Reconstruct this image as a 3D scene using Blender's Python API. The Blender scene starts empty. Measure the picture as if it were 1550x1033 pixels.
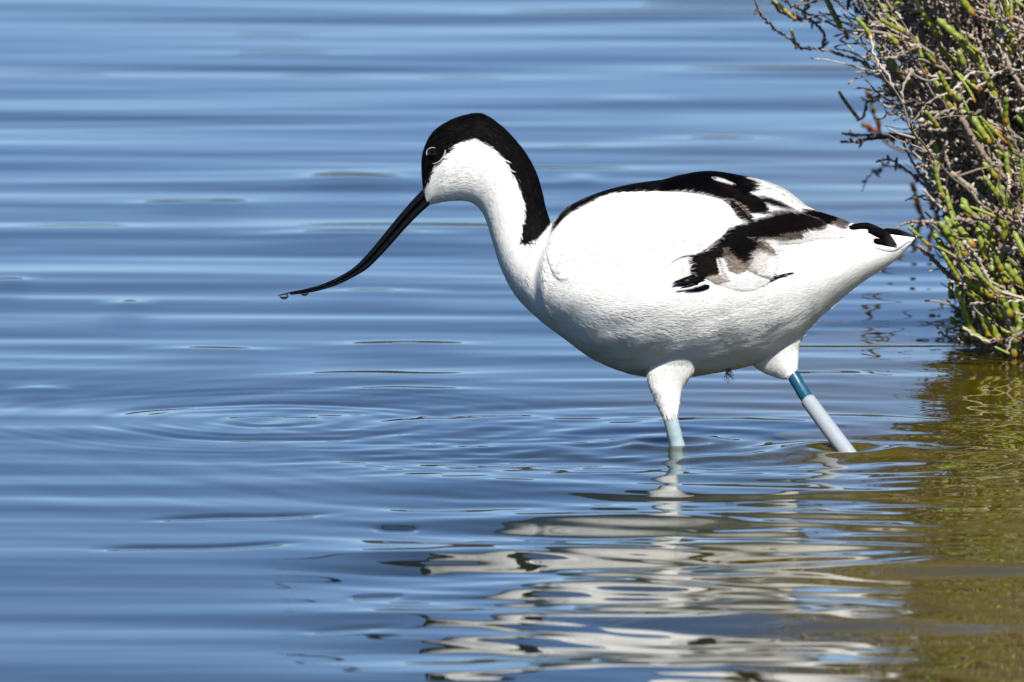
import bpy, math, random
import numpy as np
from mathutils import Vector
from mathutils.bvhtree import BVHTree

sc = bpy.context.scene
C = sc.collection
rng = np.random.default_rng(11)
random.seed(5)

# ------------------------------------------------------------------ camera
S = 0.00032                      # metres per photo pixel at the bird
DIST = 8.0
PITCH = math.radians(6.0)
CP, SP = math.cos(PITCH), math.sin(PITCH)
ZC = (672 - 516.5) * S / CP      # height of the picture centre at the bird
CAM = np.array([0.0, -DIST * CP, ZC + DIST * SP])
cd = bpy.data.cameras.new('camera')
cam = bpy.data.objects.new('camera', cd); C.objects.link(cam)
cam.location = CAM
cam.rotation_euler = (math.radians(90) - PITCH, 0, 0)
cd.sensor_width = 36.0
cd.lens = 36.0 * DIST / (1550 * S)
cd.clip_start = 0.1
cd.clip_end = 3000
cd.dof.use_dof = True
cd.dof.focus_distance = 8.06
cd.dof.aperture_fstop = 34
sc.camera = cam

# ------------------------------------------------------------------ sky and sun
SUN_EL = math.radians(48)
SUN_AZ = math.radians(16)        # behind the camera, a little to its right
w = bpy.data.worlds.new('World'); sc.world = w
w.use_nodes = True
wn, wl = w.node_tree.nodes, w.node_tree.links
wn.clear()
sky = wn.new('ShaderNodeTexSky'); sky.sky_type = 'NISHITA'; sky.sun_disc = False
sky.sun_elevation = SUN_EL
sky.sun_rotation = math.pi - SUN_AZ
sky.altitude = 0; sky.air_density = 0.5; sky.dust_density = 0.0; sky.ozone_density = 3.0
hs = wn.new('ShaderNodeHueSaturation'); hs.inputs['Saturation'].default_value = 1.07
hs.inputs['Hue'].default_value = 0.503
hs.inputs['Value'].default_value = 1.0
bg = wn.new('ShaderNodeBackground'); bg.inputs['Strength'].default_value = 0.086
wo = wn.new('ShaderNodeOutputWorld')
wl.new(sky.outputs[0], hs.inputs['Color']); wl.new(hs.outputs[0], bg.inputs[0]); wl.new(bg.outputs[0], wo.inputs[0])
sd = bpy.data.lights.new('sun', 'SUN'); sd.energy = 5.0; sd.angle = math.radians(0.53); sd.color = (1.0, 0.95, 0.87)
sun = bpy.data.objects.new('sun', sd); C.objects.link(sun)
sv = Vector((math.sin(SUN_AZ) * math.cos(SUN_EL), -math.cos(SUN_AZ) * math.cos(SUN_EL), math.sin(SUN_EL)))
sun.rotation_euler = sv.to_track_quat('Z', 'Y').to_euler()
sun.location = (0, 0, 5)
sc.view_settings.view_transform = 'Standard'
sc.view_settings.look = 'None'
sc.view_settings.exposure = 0.5
sc.view_settings.gamma = 1.0
sc.cycles.max_bounces = 10
sc.cycles.transparent_max_bounces = 16
sc.cycles.caustics_reflective = False
sc.cycles.caustics_refractive = False
sc.cycles.use_denoising = True

# ------------------------------------------------------------------ helpers
def unproj(px, py, Y):
    k = S / DIST
    dx, dup = (px - 775) * k, (516.5 - py) * k
    d = np.array([dx, CP + SP * dup, -SP + CP * dup])
    t = (Y - CAM[1]) / d[1]
    return CAM + d * t

def water_at(px, py):
    k = S / DIST
    dx, dup = (px - 775) * k, (516.5 - py) * k
    d = np.array([dx, CP + SP * dup, -SP + CP * dup])
    t = -CAM[2] / d[2]
    return CAM + d * t

def mesh(name, V, quads=None, tris=None, mat=None, parent=None, attrs=None, cols=None, smooth=True, origin=None):
    V = np.asarray(V, dtype=np.float32).reshape(-1, 3)
    if parent is not None:
        V = V - np.array(parent['base'], dtype=np.float32)
    elif origin is not None:
        V = V - np.array(origin, dtype=np.float32)
    m = bpy.data.meshes.new(name)
    q = np.asarray(quads if quads is not None else [], dtype=np.int32).reshape(-1, 4)
    t = np.asarray(tris if tris is not None else [], dtype=np.int32).reshape(-1, 3)
    m.vertices.add(len(V)); m.vertices.foreach_set('co', V.ravel())
    m.loops.add(q.size + t.size)
    m.loops.foreach_set('vertex_index', np.concatenate([q.ravel(), t.ravel()]))
    m.polygons.add(len(q) + len(t))
    st = np.concatenate([np.arange(len(q)) * 4, q.size + np.arange(len(t)) * 3]).astype(np.int32)
    m.polygons.foreach_set('loop_start', st)
    m.polygons.foreach_set('use_smooth', np.full(len(q) + len(t), smooth, dtype=bool))
    m.update(calc_edges=True); m.validate()
    for k, a in (attrs or {}).items():
        at = m.attributes.new(k, 'FLOAT', 'POINT'); at.data.foreach_set('value', np.asarray(a, dtype=np.float32).ravel())
    for k, a in (cols or {}).items():
        at = m.attributes.new(k, 'FLOAT_VECTOR', 'POINT'); at.data.foreach_set('vector', np.asarray(a, dtype=np.float32).ravel())
    if mat: m.materials.append(mat)
    o = bpy.data.objects.new(name, m); C.objects.link(o)
    if parent is not None:
        o.parent = parent; o['base'] = list(parent['base'])
        if parent.type == 'MESH': pass
    elif origin is not None:
        o.location = origin; o['base'] = list(origin)
    return o

def empty(name, loc, label, cat, group=None):
    o = bpy.data.objects.new(name, None); C.objects.link(o)
    o.location = loc; o['base'] = [float(x) for x in loc]
    o.empty_display_size = 0.02
    o['label'] = label; o['category'] = cat
    if group: o['group'] = group
    return o

def grid_quads(n, m, wrap=False, off=0):
    i = np.arange(n - 1)[:, None]; mm = m if wrap else m - 1
    j = np.arange(mm)[None, :]; j2 = (j + 1) % m
    return (np.stack([i * m + j, i * m + j2, (i + 1) * m + j2, (i + 1) * m + j], -1).reshape(-1, 4) + off)

def catmull(P, n, par=None):
    P = np.asarray(P, float); k = len(P)
    if par is None:
        par = np.concatenate([[0], np.cumsum(np.linalg.norm(np.diff(P[:, :2], axis=0), axis=1) + 1e-6)])
    par = par / par[-1]
    t = np.linspace(0, 1, n)
    idx = np.clip(np.searchsorted(par, t, side='right') - 1, 0, k - 2)
    dP = np.zeros_like(P)
    dP[1:-1] = (P[2:] - P[:-2]) / (par[2:] - par[:-2])[:, None]
    dP[0] = (P[1] - P[0]) / (par[1] - par[0]); dP[-1] = (P[-1] - P[-2]) / (par[-1] - par[-2])
    h = (par[idx + 1] - par[idx]); u = ((t - par[idx]) / h)[:, None]; h = h[:, None]
    return ((2*u**3 - 3*u**2 + 1) * P[idx] + (u**3 - 2*u**2 + u) * h * dP[idx]
            + (-2*u**3 + 3*u**2) * P[idx + 1] + (u**3 - u**2) * h * dP[idx + 1])

def sdist(pts, poly):
    """signed distance to a polygon, positive inside"""
    pts = np.asarray(pts, float); poly = np.asarray(poly, float)
    d = np.full(len(pts), 1e9); inside = np.zeros(len(pts), bool)
    for a, b in zip(poly, np.roll(poly, -1, axis=0)):
        ab = b - a
        t = np.clip(((pts - a) @ ab) / (ab @ ab + 1e-9), 0, 1)
        d = np.minimum(d, np.linalg.norm(pts - (a + t[:, None] * ab), axis=1))
        c = ((a[1] > pts[:, 1]) != (b[1] > pts[:, 1]))
        xi = a[0] + (pts[:, 1] - a[1]) * ab[0] / (ab[1] if abs(ab[1]) > 1e-9 else 1e-9)
        inside ^= c & (pts[:, 0] < xi)
    return np.where(inside, d, -d)

def sstep(a, b, x):
    t = np.clip((x - a) / (b - a), 0, 1); return t * t * (3 - 2 * t)

class NM:
    """small node-material builder"""
    def __init__(self, name):
        self.m = bpy.data.materials.new(name); self.m.use_nodes = True
        self.n = self.m.node_tree.nodes; self.l = self.m.node_tree.links
        self.n.clear(); self.out = self.n.new('ShaderNodeOutputMaterial')
    def new(self, t, **kw):
        x = self.n.new(t)
        for k, v in kw.items(): setattr(x, k, v)
        return x
    def link(self, a, b): self.l.new(a, b)
    def bsdf(self, col=None, rough=0.6, spec=0.5):
        b = self.new('ShaderNodeBsdfPrincipled')
        if col: b.inputs['Base Color'].default_value = (*col, 1)
        b.inputs['Roughness'].default_value = rough
        b.inputs['Specular IOR Level'].default_value = spec
        self.link(b.outputs[0], self.out.inputs[0]); return b
    def attr(self, name): return self.new('ShaderNodeAttribute', attribute_name=name)
    def math(self, op, a, b=None):
        x = self.new('ShaderNodeMath', operation=op)
        for i, v in enumerate((a, b)):
            if v is None: continue
            if isinstance(v, (int, float)): x.inputs[i].default_value = v
            else: self.link(v, x.inputs[i])
        return x.outputs[0]
    def ramp(self, fac, stops, interp='LINEAR'):
        r = self.new('ShaderNodeValToRGB'); e = r.color_ramp.elements; r.color_ramp.interpolation = interp
        while len(e) > 1: e.remove(e[-1])
        for i, (p, c) in enumerate(stops):
            x = e[0] if i == 0 else e.new(p)
            x.position = p; x.color = (*c, 1)
        self.link(fac, r.inputs[0]); return r.outputs[0]
    def noise(self, scale, detail=3, vec=None, rough=0.5):
        x = self.new('ShaderNodeTexNoise'); x.inputs['Scale'].default_value = scale
        x.inputs['Detail'].default_value = detail; x.inputs['Roughness'].default_value = rough
        if vec is not None: self.link(vec, x.inputs['Vector'])
        return x.outputs[0]
    def mapping(self, vec, scale):
        x = self.new('ShaderNodeMapping'); x.inputs['Scale'].default_value = scale
        self.link(vec, x.inputs['Vector']); return x.outputs[0]
    def bump(self, h, strength, dist):
        b = self.new('ShaderNodeBump'); b.inputs['Strength'].default_value = strength
        b.inputs['Distance'].default_value = dist; self.link(h, b.inputs['Height']); return b.outputs[0]

# ------------------------------------------------------------------ water, bottom, far shore
def mat_water():
    k = NM('water_surface')
    fr = k.new('ShaderNodeFresnel'); fr.inputs['IOR'].default_value = 1.333
    gl = k.new('ShaderNodeBsdfGlossy'); gl.inputs['Roughness'].default_value = 0.015
    gl.inputs['Color'].default_value = (1, 1, 1, 1)
    tr = k.new('ShaderNodeBsdfTransparent'); tr.inputs['Color'].default_value = (0.80, 0.78, 0.62, 1)
    # silty water: part of the light that enters is scattered back by the stirred-up mud near the shore
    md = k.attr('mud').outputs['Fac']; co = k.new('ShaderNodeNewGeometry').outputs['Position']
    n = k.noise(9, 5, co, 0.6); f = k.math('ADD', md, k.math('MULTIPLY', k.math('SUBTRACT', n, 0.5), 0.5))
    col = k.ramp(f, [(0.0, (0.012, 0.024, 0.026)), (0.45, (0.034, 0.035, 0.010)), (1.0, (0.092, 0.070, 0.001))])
    df = k.new('ShaderNodeBsdfDiffuse'); k.link(col, df.inputs['Color'])
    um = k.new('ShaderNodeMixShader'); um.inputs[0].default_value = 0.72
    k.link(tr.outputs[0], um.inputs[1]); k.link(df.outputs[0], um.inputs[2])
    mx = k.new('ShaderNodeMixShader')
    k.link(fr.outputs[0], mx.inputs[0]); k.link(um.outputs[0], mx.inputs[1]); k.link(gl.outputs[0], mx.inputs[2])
    k.link(mx.outputs[0], k.out.inputs[0]); return k.m

def spaced(lo, hi, step, far, ratio):
    c = list(np.arange(lo, hi + step / 2, step)); a = [c[0]]; b = [c[-1]]; s = step
    left, right = [], []
    x = c[0]
    while x > -far: s *= ratio; x -= s; left.append(x)
    s = step; x = c[-1]
    while x < far: s *= ratio; x += s; right.append(x)
    return np.array(left[::-1] + c + right)

def wave_height(X, Y):
    r = np.random.default_rng(4)
    H = np.zeros_like(X)
    far = np.sqrt(X**2 + (Y - 0.8)**2)
    calm = 1.0 / (1 + (far / 6.0)**2)
    warp = 0.05 * np.sin(X * 5.1 + Y * 1.3) + 0.04 * np.sin(X * 9.7 - Y * 2.1 + 1.0)
    for lam in (0.40, 0.30, 0.24, 0.19, 0.16, 0.14, 0.122, 0.108, 0.096, 0.085, 0.074):
        for q in range(2):
            a = r.normal(0, 0.10) + (0.0 if q else 0.02)
            k = 2 * math.pi / (lam * r.uniform(0.92, 1.08))
            s = 0.0046 * min(1.0, (lam / 0.1) ** 0.6) * (1 + 0.35 * sstep(0.2, 1.5, Y) * (lam > 0.18))
            env = 0.6 + 0.7 * np.sin(X * r.uniform(3, 10) + Y * r.uniform(0.7, 2.2) + r.uniform(0, 6.28))
            H += s / k * env * np.sin(k * (np.sin(a) * X + np.cos(a) * (Y + warp * lam)) + r.uniform(0, 6.28))
    for i in range(16):
        lam = r.uniform(0.028, 0.08); a = r.normal(0, 0.18); k = 2 * math.pi / lam
        env = np.clip(np.sin(X * r.uniform(3, 9) + Y * r.uniform(1, 3) + r.uniform(0, 6.28)), 0, 1)
        H += 0.0050 / k * env * np.sin(k * (np.sin(a) * X + np.cos(a) * Y) + r.uniform(0, 6.28))
    H *= calm * (1 - 0.3 * sstep(-0.15, -0.8, Y) * sstep(0.05, -0.1, X))
    # sharp single ripples lying across the pond
    for x0, x1, py, s in ((180, 470, 533, .052), (470, 745, 526, .04), (350, 820, 572, .045), (390, 915, 596, .052), (0, 120, 593, .055),
                          (140, 245, 462, .05), (420, 695, 446, .042), (330, 740, 359, .045), (430, 640, 272, .045), (180, 410, 311, .04),
                          (900, 1270, 216, .034), (870, 1060, 156, .02),
                          (-40, 60, 430, .045), (1180, 1330, 569, .04), (840, 920, 272, .03)):
        p0, p1 = water_at(x0, py), water_at(x1, py - (x1 - x0) * 0.008)
        u = (X - p0[0]) / (p1[0] - p0[0])
        yl = p0[1] + (p1[1] - p0[1]) * u + 0.004 * np.sin(X * 55 + py)
        sg = 0.011 + 0.004 * max(0, p0[1])
        e = sstep(-0.1, 0.5, u) * (1 - sstep(0.5, 1.1, u)) * 1.15
        dy = Y - yl; sg2 = np.where(dy > 0, sg, sg * 3.6)
        H += s * sg * 1.5 * e * np.exp(-(dy / sg2)**2 / 2)
    # front-facing ripples at lower left where the bottom shows through
    for x0, x1, py, s in ((120, 480, 834, .10), (195, 530, 787, .09), (560, 640, 800, .12), (520, 620, 905, .09), (440, 620, 955, .05)):
        p0, p1 = water_at(x0, py), water_at(x1, py - (x1 - x0) * 0.03)
        u = (X - p0[0]) / (p1[0] - p0[0])
        yl = p0[1] + (p1[1] - p0[1]) * u + 0.003 * np.sin(X * 90 + py)
        e = sstep(0, 0.3, u) * (1 - sstep(0.7, 1.0, u))
        H += -s * 0.006 * 1.3 * e * np.exp(-((Y - yl) / 0.006)**2 / 2)
    def ring(px, py, lams, slope, reach, core=0.012, pw=1.0, x_drift=0.0):
        c = water_at(px, py); dx, dy = X - c[0], Y - c[1]
        R = np.sqrt(dx * dx + dy * dy) + 1e-6
        th = np.arctan2(dy, dx)
        Rr = R * (1 + 0.02 * np.sin(3 * th + px) + 0.015 * np.sin(7 * th))
        e = np.exp(-(R / reach)**pw) * R / (R + core)
        out = 0
        for lam in lams:
            k = 2 * math.pi / lam
            out = out + slope / k * np.sin(k * Rr + lam * 400) * (0.75 + 0.25 * np.sin(2 * th + lam * 900))
        return out * e
    H += ring(412, 638, (0.030, 0.019, 0.047, 0.0145), 0.034, 0.115, pw=2.0)
    H += ring(560, 642, (0.021, 0.034), 0.018, 0.085, pw=2.0)
    H += ring(1022, 671, (0.024, 0.041, 0.066), 0.042, 0.15)
    H += ring(1280, 682, (0.022, 0.037, 0.06), 0.042, 0.13)
    H += ring(760, 655, (0.026, 0.045), 0.028, 0.10, pw=2.0)
    # chop stirred up by the wading bird
    c = water_at(1130, 870)
    ex = np.exp(-(((X - c[0]) / 0.175)**4) - ((Y - c[1]) / 0.42)**2)
    for i in range(16):
        lam = r.uniform(0.09, 0.26); a = r.normal(0, 0.42); k = 2 * math.pi / lam
        H += ex * 0.019 / k * np.sin(k * (np.sin(a) * X + np.cos(a) * Y) + r.uniform(0, 6.28))
    for i in range(10):
        lam = r.uniform(0.022, 0.05); a = r.normal(0, 0.3); k = 2 * math.pi / lam
        H += ex * 0.0115 / k * np.sin(k * (np.sin(a) * X + np.cos(a) * Y) + r.uniform(0, 6.28))
    c = water_at(1350, 800)
    ex = np.exp(-(((X - c[0]) / 0.11)**2) - ((Y - c[1]) / 0.40)**2)
    for i in range(14):
        lam = r.uniform(0.028, 0.11); a = r.normal(0, 0.22); k = 2 * math.pi / lam
        env = 0.6 + 0.6 * np.sin(X * r.uniform(8, 25) + Y * r.uniform(3, 9) + i)
        H += ex * 0.017 / k * env * np.sin(k * (np.sin(a) * X + np.cos(a) * Y) + r.uniform(0, 6.28))
    c = water_at(930, 688)
    ex = np.exp(-(((X - c[0]) / 0.15)**4) - ((Y - c[1]) / 0.10)**2)
    for i in range(14):
        lam = r.uniform(0.014, 0.034); a = r.normal(0, 0.35); k = 2 * math.pi / lam
        env = 0.6 + 0.6 * np.sin(X * r.uniform(8, 30) + Y * r.uniform(5, 15) + i)
        H += ex * 0.013 / k * env * np.sin(k * (np.sin(a) * X + np.cos(a) * Y + 0.006 * np.sin(X * 23 + i)) + r.uniform(0, 6.28))
    # water piled up and hollowed round the legs
    for px, py, s in ((1023, 672, 1), (1284, 683, 1.4)):
        c = water_at(px, py); R2 = (X - c[0])**2 + (Y - c[1])**2
        H += -0.0012 * s * np.exp(-R2 / 0.012**2) + 0.0009 * s * np.exp(-((np.sqrt(R2) - 0.022) / 0.008)**2)
    return H

gx = spaced(-0.40, 0.40, 0.0019, 90, 1.035)
gy0 = spaced(-1.15, 0.60, 0.0030, 140, 1.05); gy1 = spaced(0.606, 2.75, 0.006, 140, 1.05)
gy = np.concatenate([gy0[gy0 <= 0.602], gy1[gy1 >= 0.604]])
GX, GY = np.meshgrid(gx, gy)
GZ = wave_height(GX, GY)
water = mesh('water', np.stack([GX, GY, GZ], -1), grid_quads(len(gy), len(gx)), mat=mat_water(),
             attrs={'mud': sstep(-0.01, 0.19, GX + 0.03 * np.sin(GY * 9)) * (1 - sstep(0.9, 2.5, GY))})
water['kind'] = 'structure'

def mat_mud():
    k = NM('pond_mud')
    co = k.new('ShaderNodeNewGeometry').outputs['Position']
    n1 = k.noise(14, 6, co, 0.65); n2 = k.noise(90, 4, co, 0.6)
    mix = k.math('ADD', k.math('MULTIPLY', n1, 0.65), k.math('MULTIPLY', n2, 0.35))
    col = k.ramp(mix, [(0.36, (0.024, 0.019, 0.002)), (0.50, (0.085, 0.068, 0.004)), (0.64, (0.13, 0.105, 0.012))])
    b = k.bsdf(rough=0.9, spec=0.1); k.link(col, b.inputs['Base Color'])
    k.link(k.bump(n2, 0.5, 0.004), b.inputs['Normal']); return k.m

bx = spaced(-1.0, 1.6, 0.04, 95, 1.15); by = spaced(-1.5, 3.0, 0.05, 150, 1.15)
BX, BY = np.meshgrid(bx, by)
BZ = -0.085 - 0.10 * sstep(-0.05, -0.9, BX) + 0.0 * BY + 0.006 * np.sin(BX * 13 + BY * 4) + 0.005 * np.sin(BY * 17 - BX * 6)
BZ += 0.10 * np.exp(-(((BX - 0.58) / 0.30)**2 + ((BY - 0.72) / 0.34)**2)**2)
BZ -= 0.3 * sstep(2.0, 30.0, np.hypot(BX, BY))
bottom = mesh('pond_bottom', np.stack([BX, BY, BZ], -1), grid_quads(len(by), len(bx)), mat=mat_mud())
bottom['kind'] = 'structure'

def mat_shore():
    k = NM('shore_vegetation')
    co = k.new('ShaderNodeNewGeometry').outputs['Position']
    n = k.noise(1.3, 6, co, 0.65)
    col = k.ramp(n, [(0.3, (0.022, 0.020, 0.018)), (0.5, (0.036, 0.031, 0.025)), (0.7, (0.055, 0.046, 0.036))])
    b = k.bsdf(rough=0.95, spec=0.1); k.link(col, b.inputs['Base Color']); return k.m
# low bank on the other side of the pond: outside the frame, mirrored in the ripples
sx = np.linspace(-85, 85, 340); prof = np.array([[0, -0.6], [1.2, 0.5], [3, 1.2], [6, 1.75], [14, 1.9], [30, 1.2], [38, -0.6]])
rr = np.random.default_rng(2)
hx = 1 + 0.25 * np.sin(sx * 0.21) + 0.2 * np.sin(sx * 0.57 + 1) + 0.13 * rr.normal(size=len(sx))
SV = np.stack([np.repeat(sx[:, None], 7, 1), 46 + prof[None, :, 0] + 2 * np.sin(sx * 0.1)[:, None] + 0 * sx[:, None],
               np.where(prof[None, :, 1] > 0, prof[None, :, 1] * hx[:, None], prof[None, :, 1])], -1)
shore = mesh('far_bank', SV, grid_quads(340, 7), mat=mat_shore()); shore['kind'] = 'structure'

# ------------------------------------------------------------------ the avocet (built in photo-pixel units, d = towards the viewer)
TILT = SP / CP
def b2w(P):
    P = np.asarray(P, float)
    return np.stack([(P[..., 0] - 775) * S, -P[..., 2] * S, ZC - (P[..., 1] - 516.5) * S / CP], -1)

bird = empty('pied_avocet', (float((1022 - 775) * S), 0.0, 0.0),
             'black and white wading bird with a long upcurved bill, stepping through shallow water', 'bird')

def mat_plumage():
    k = NM('plumage')
    pat = k.attr('pat').outputs['Fac']; flow = k.attr('flow').outputs['Vector']
    fl = k.mapping(flow, (0.06, 0.6, 1)); n = k.noise(1.0, 3, fl, 0.6)
    fl2 = k.mapping(flow, (0.02, 0.07, 1)); n2 = k.noise(1.0, 4, fl2, 0.55)
    e = k.math('ADD', pat, k.math('MULTIPLY', k.math('SUBTRACT', n, 0.5), 16.0))
    f = k.math('ADD', k.math('MULTIPLY', e, 0.32), 0.5)
    black = k.ramp(n, [(0.25, (0.0010, 0.0010, 0.0014)), (0.52, (0.0018, 0.0016, 0.0020)), (0.85, (0.022, 0.018, 0.017))])
    white = k.ramp(n2, [(0.25, (0.80, 0.79, 0.745)), (0.6, (0.87, 0.865, 0.84))])
    mx = k.new('ShaderNodeMix', data_type='RGBA'); mx.clamp_factor = True
    k.link(f, mx.inputs[0]); k.link(white, mx.inputs[6]); k.link(black, mx.inputs[7])
    b = k.bsdf(rough=0.7, spec=0.045); k.link(mx.outputs[2], b.inputs['Base Color'])
    k.link(k.bump(n, 0.12, 0.0005), b.inputs['Normal'])
    return k.m
M_PLUM = mat_plumage()

# stations from tail tip to bill base: upper point, lower point, half width
ST = [(1387, 358, 1384, 362, 1), (1372, 355, 1374, 376, 7), (1340, 348, 1352, 397, 15), (1292, 339, 1298, 433, 30), (1246, 325, 1244, 478, 50), (1222, 314, 1222, 500, 61), (1190, 290, 1196, 524, 76), (1160, 277, 1168, 541, 91),
      (1130, 270, 1142, 552, 104), (1070, 262, 1082, 565, 120), (1010, 272, 1022, 572, 126), (950, 281, 955, 566, 124),
      (900, 295, 897, 543, 115), (862, 313, 852, 511, 102), (840, 333, 812, 480, 86), (834, 339, 780, 447, 67),
      (831, 330, 759, 408, 51), (826, 314, 746, 368, 43), (820, 288, 737, 338, 40), (811, 260, 729, 321, 39), (797, 234, 720, 311, 40),
      (778, 210, 709, 305.5, 42), (755, 188, 696, 304, 44), (728, 173, 684, 304.5, 45), (700, 176, 674, 305.5, 43), (672, 188, 666, 307, 38),
      (652, 205, 660, 308.5, 31), (640, 232, 655, 309.8, 24), (638, 260, 651, 310.5, 18), (640, 285, 648, 311, 13)]
A = np.array(ST, float)
par = np.concatenate([[0], np.cumsum(0.5 * (np.hypot(*np.diff(A[:, 0:2], axis=0).T) + np.hypot(*np.diff(A[:, 2:4], axis=0).T)) + 2)])
NS, NT = 460, 180
AA = catmull(A, NS, par)
th = np.linspace(0, 2 * math.pi, NT, endpoint=False)
cth, sth = np.cos(th), np.sin(th)
T_, B_, W_ = AA[:, 0:2], AA[:, 2:4], np.maximum(AA[:, 4], 0.6)
mid, half = (T_ + B_) / 2, (T_ - B_) / 2
UV = mid[:, None, :] + half[:, None, :] * cth[None, :, None]
Dd = W_[:, None] * np.sign(sth)[None, :] * np.abs(sth)[None, :]**(0.92 + (0.42 + 0.45 * (1 - sstep(60, 190, np.arange(NS))))[:, None] * (cth < 0)[None, :] * np.abs(cth)[None, :]**0.5 * (1 - sstep(215, 300, np.arange(NS)))[:, None])
BG = np.concatenate([UV, Dd[..., None]], -1)              # body grid
scr = np.stack([BG[..., 0], BG[..., 1] + TILT * np.abs(BG[..., 2])], -1)
fs = scr.reshape(-1, 2)
# the breast bulges over the base of the neck
crease = catmull([(838, 344), (825, 362), (816, 392), (812, 425), (816, 460), (828, 490), (848, 516), (880, 542)], 60)
dc = np.full(len(fs), 1e9); sgn = np.ones(len(fs))
for a, b in zip(crease[:-1], crease[1:]):
    ab = b - a; t = np.clip(((fs - a) @ ab) / (ab @ ab), 0, 1); v = fs - (a + t[:, None] * ab); dd = np.hypot(*v.T)
    up = dd < dc; dc = np.where(up, dd, dc); sgn = np.where(up, np.sign(ab[0] * v[:, 1] - ab[1] * v[:, 0]), sgn)
sdc = -sgn * dc
fade = 1 - 0.75 * sstep(440, 530, fs[:, 1])
bul = 10.0 * sstep(-2.5, 9, sdc) * np.exp(-np.clip(sdc, 0, 1e3) / 120) * fade - 3.0 * np.exp(-((sdc + 5) / 7)**2) * fade
sideF = np.repeat(np.sign(sth)[None, :] * np.abs(sth)[None, :]**0.6, NS, 0).ravel()
BG[..., 2] += (bul * sideF * (np.abs(sideF) > 0.02)).reshape(NS, NT)
# soft lumps of the belly and flank feathers
uu, vv = BG[..., 0], BG[..., 1]
lump = np.zeros_like(uu); r9 = np.random.default_rng(9)
for i in range(14):
    a = r9.normal(2.75, 0.35); lam = r9.uniform(22, 75); k = 2 * math.pi / lam
    lump += lam * 0.0055 * np.sin(k * (-np.sin(a) * uu * 0.55 + np.cos(a) * vv) + r9.uniform(0, 6.28) + 0.8 * np.sin(uu / 37 + i))
reg = sstep(420, 490, vv) * sstep(820, 880, uu) * (1 - sstep(1270, 1350, uu))
BG[..., 2] += lump * reg * np.sign(sth)[None, :] * np.abs(sth)[None, :]
scr = np.stack([BG[..., 0], BG[..., 1] + TILT * np.abs(BG[..., 2])], -1); fs = scr.reshape(-1, 2)

CAP = [(630, 292), (643, 288), (649, 279), (653, 263), (659, 254), (666.5, 247.5), (673, 238), (679, 226), (690, 220), (704, 215.7), (716, 211), (724, 215), (738, 221),
       (752, 230.4), (764, 243), (773, 261), (782.6, 277), (789, 294), (793, 314), (792, 331), (788, 356), (786, 371), (800, 371), (815, 362), (826, 350), (835, 337),
       (870, 300), (850, 190), (760, 140), (640, 150), (600, 230), (610, 290)]
MANT = [(832, 358), (838, 347), (845, 342), (854, 332.7), (859, 325), (873, 317.6), (889, 309.5), (903, 301), (924, 294), (947, 292.8), (973, 291.4), (996, 292), (1019, 293),
        (1042, 293.4), (1062, 298), (1080, 303), (1105, 312), (1140, 322), (1152, 310), (1147, 285), (1131, 268.6), (1120, 240), (1040, 230), (940, 262), (893, 296), (866, 308), (848, 323), (836, 340)]
pat = np.maximum(sdist(fs, CAP), sdist(fs, MANT))
pat = np.clip(pat, -60, 60)
slen = np.arange(NS) * (par[-1] / NS)
FLOW = np.stack([np.repeat(slen[:, None], NT, 1), np.repeat((th * 1.0)[None, :], NS, 0) * np.maximum(W_, 15)[:, None] * 1.4, np.zeros((NS, NT))], -1)
# two cap vertices
V = np.concatenate([BG.reshape(-1, 3), [[AA[0, 0] + 1, 360, 0]], [[(AA[-1, 0] + AA[-1, 2]) / 2 - 2, (AA[-1, 1] + AA[-1, 3]) / 2, 0]]])
q = grid_quads(NS, NT, True)
j = np.arange(NT); n0 = NS * NT
tr = np.concatenate([np.stack([np.full(NT, n0), (j + 1) % NT, j], -1), np.stack([np.full(NT, n0 + 1), (NS - 1) * NT + j, (NS - 1) * NT + (j + 1) % NT], -1)])
body = mesh('body', b2w(V), q[:, ::-1], tr[:, ::-1], M_PLUM, bird, {'pat': np.append(pat, [20, 20])}, {'flow': np.concatenate([FLOW.reshape(-1, 3), [[0, 0, 0], [0, 0, 0]]])})

bvh = BVHTree.FromPolygons([tuple(p) for p in V], [tuple(x) for x in q.tolist()])
DV = Vector((0, TILT, -1)).normalized()
def surf(u, v, default=None):
    hit = bvh.ray_cast(Vector((u, v - TILT * 500, 500)), DV)
    return hit[0][2] if hit[0] is not None else default
def on(u, v, d):                       # screen position + depth -> bird space
    return (u, v - TILT * d, d)

def normals_of(G):
    du = np.gradient(G, axis=0); dv = np.gradient(G, axis=1)
    n = np.cross(du, dv); return n / (np.linalg.norm(n, axis=-1, keepdims=True) + 1e-9)

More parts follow.
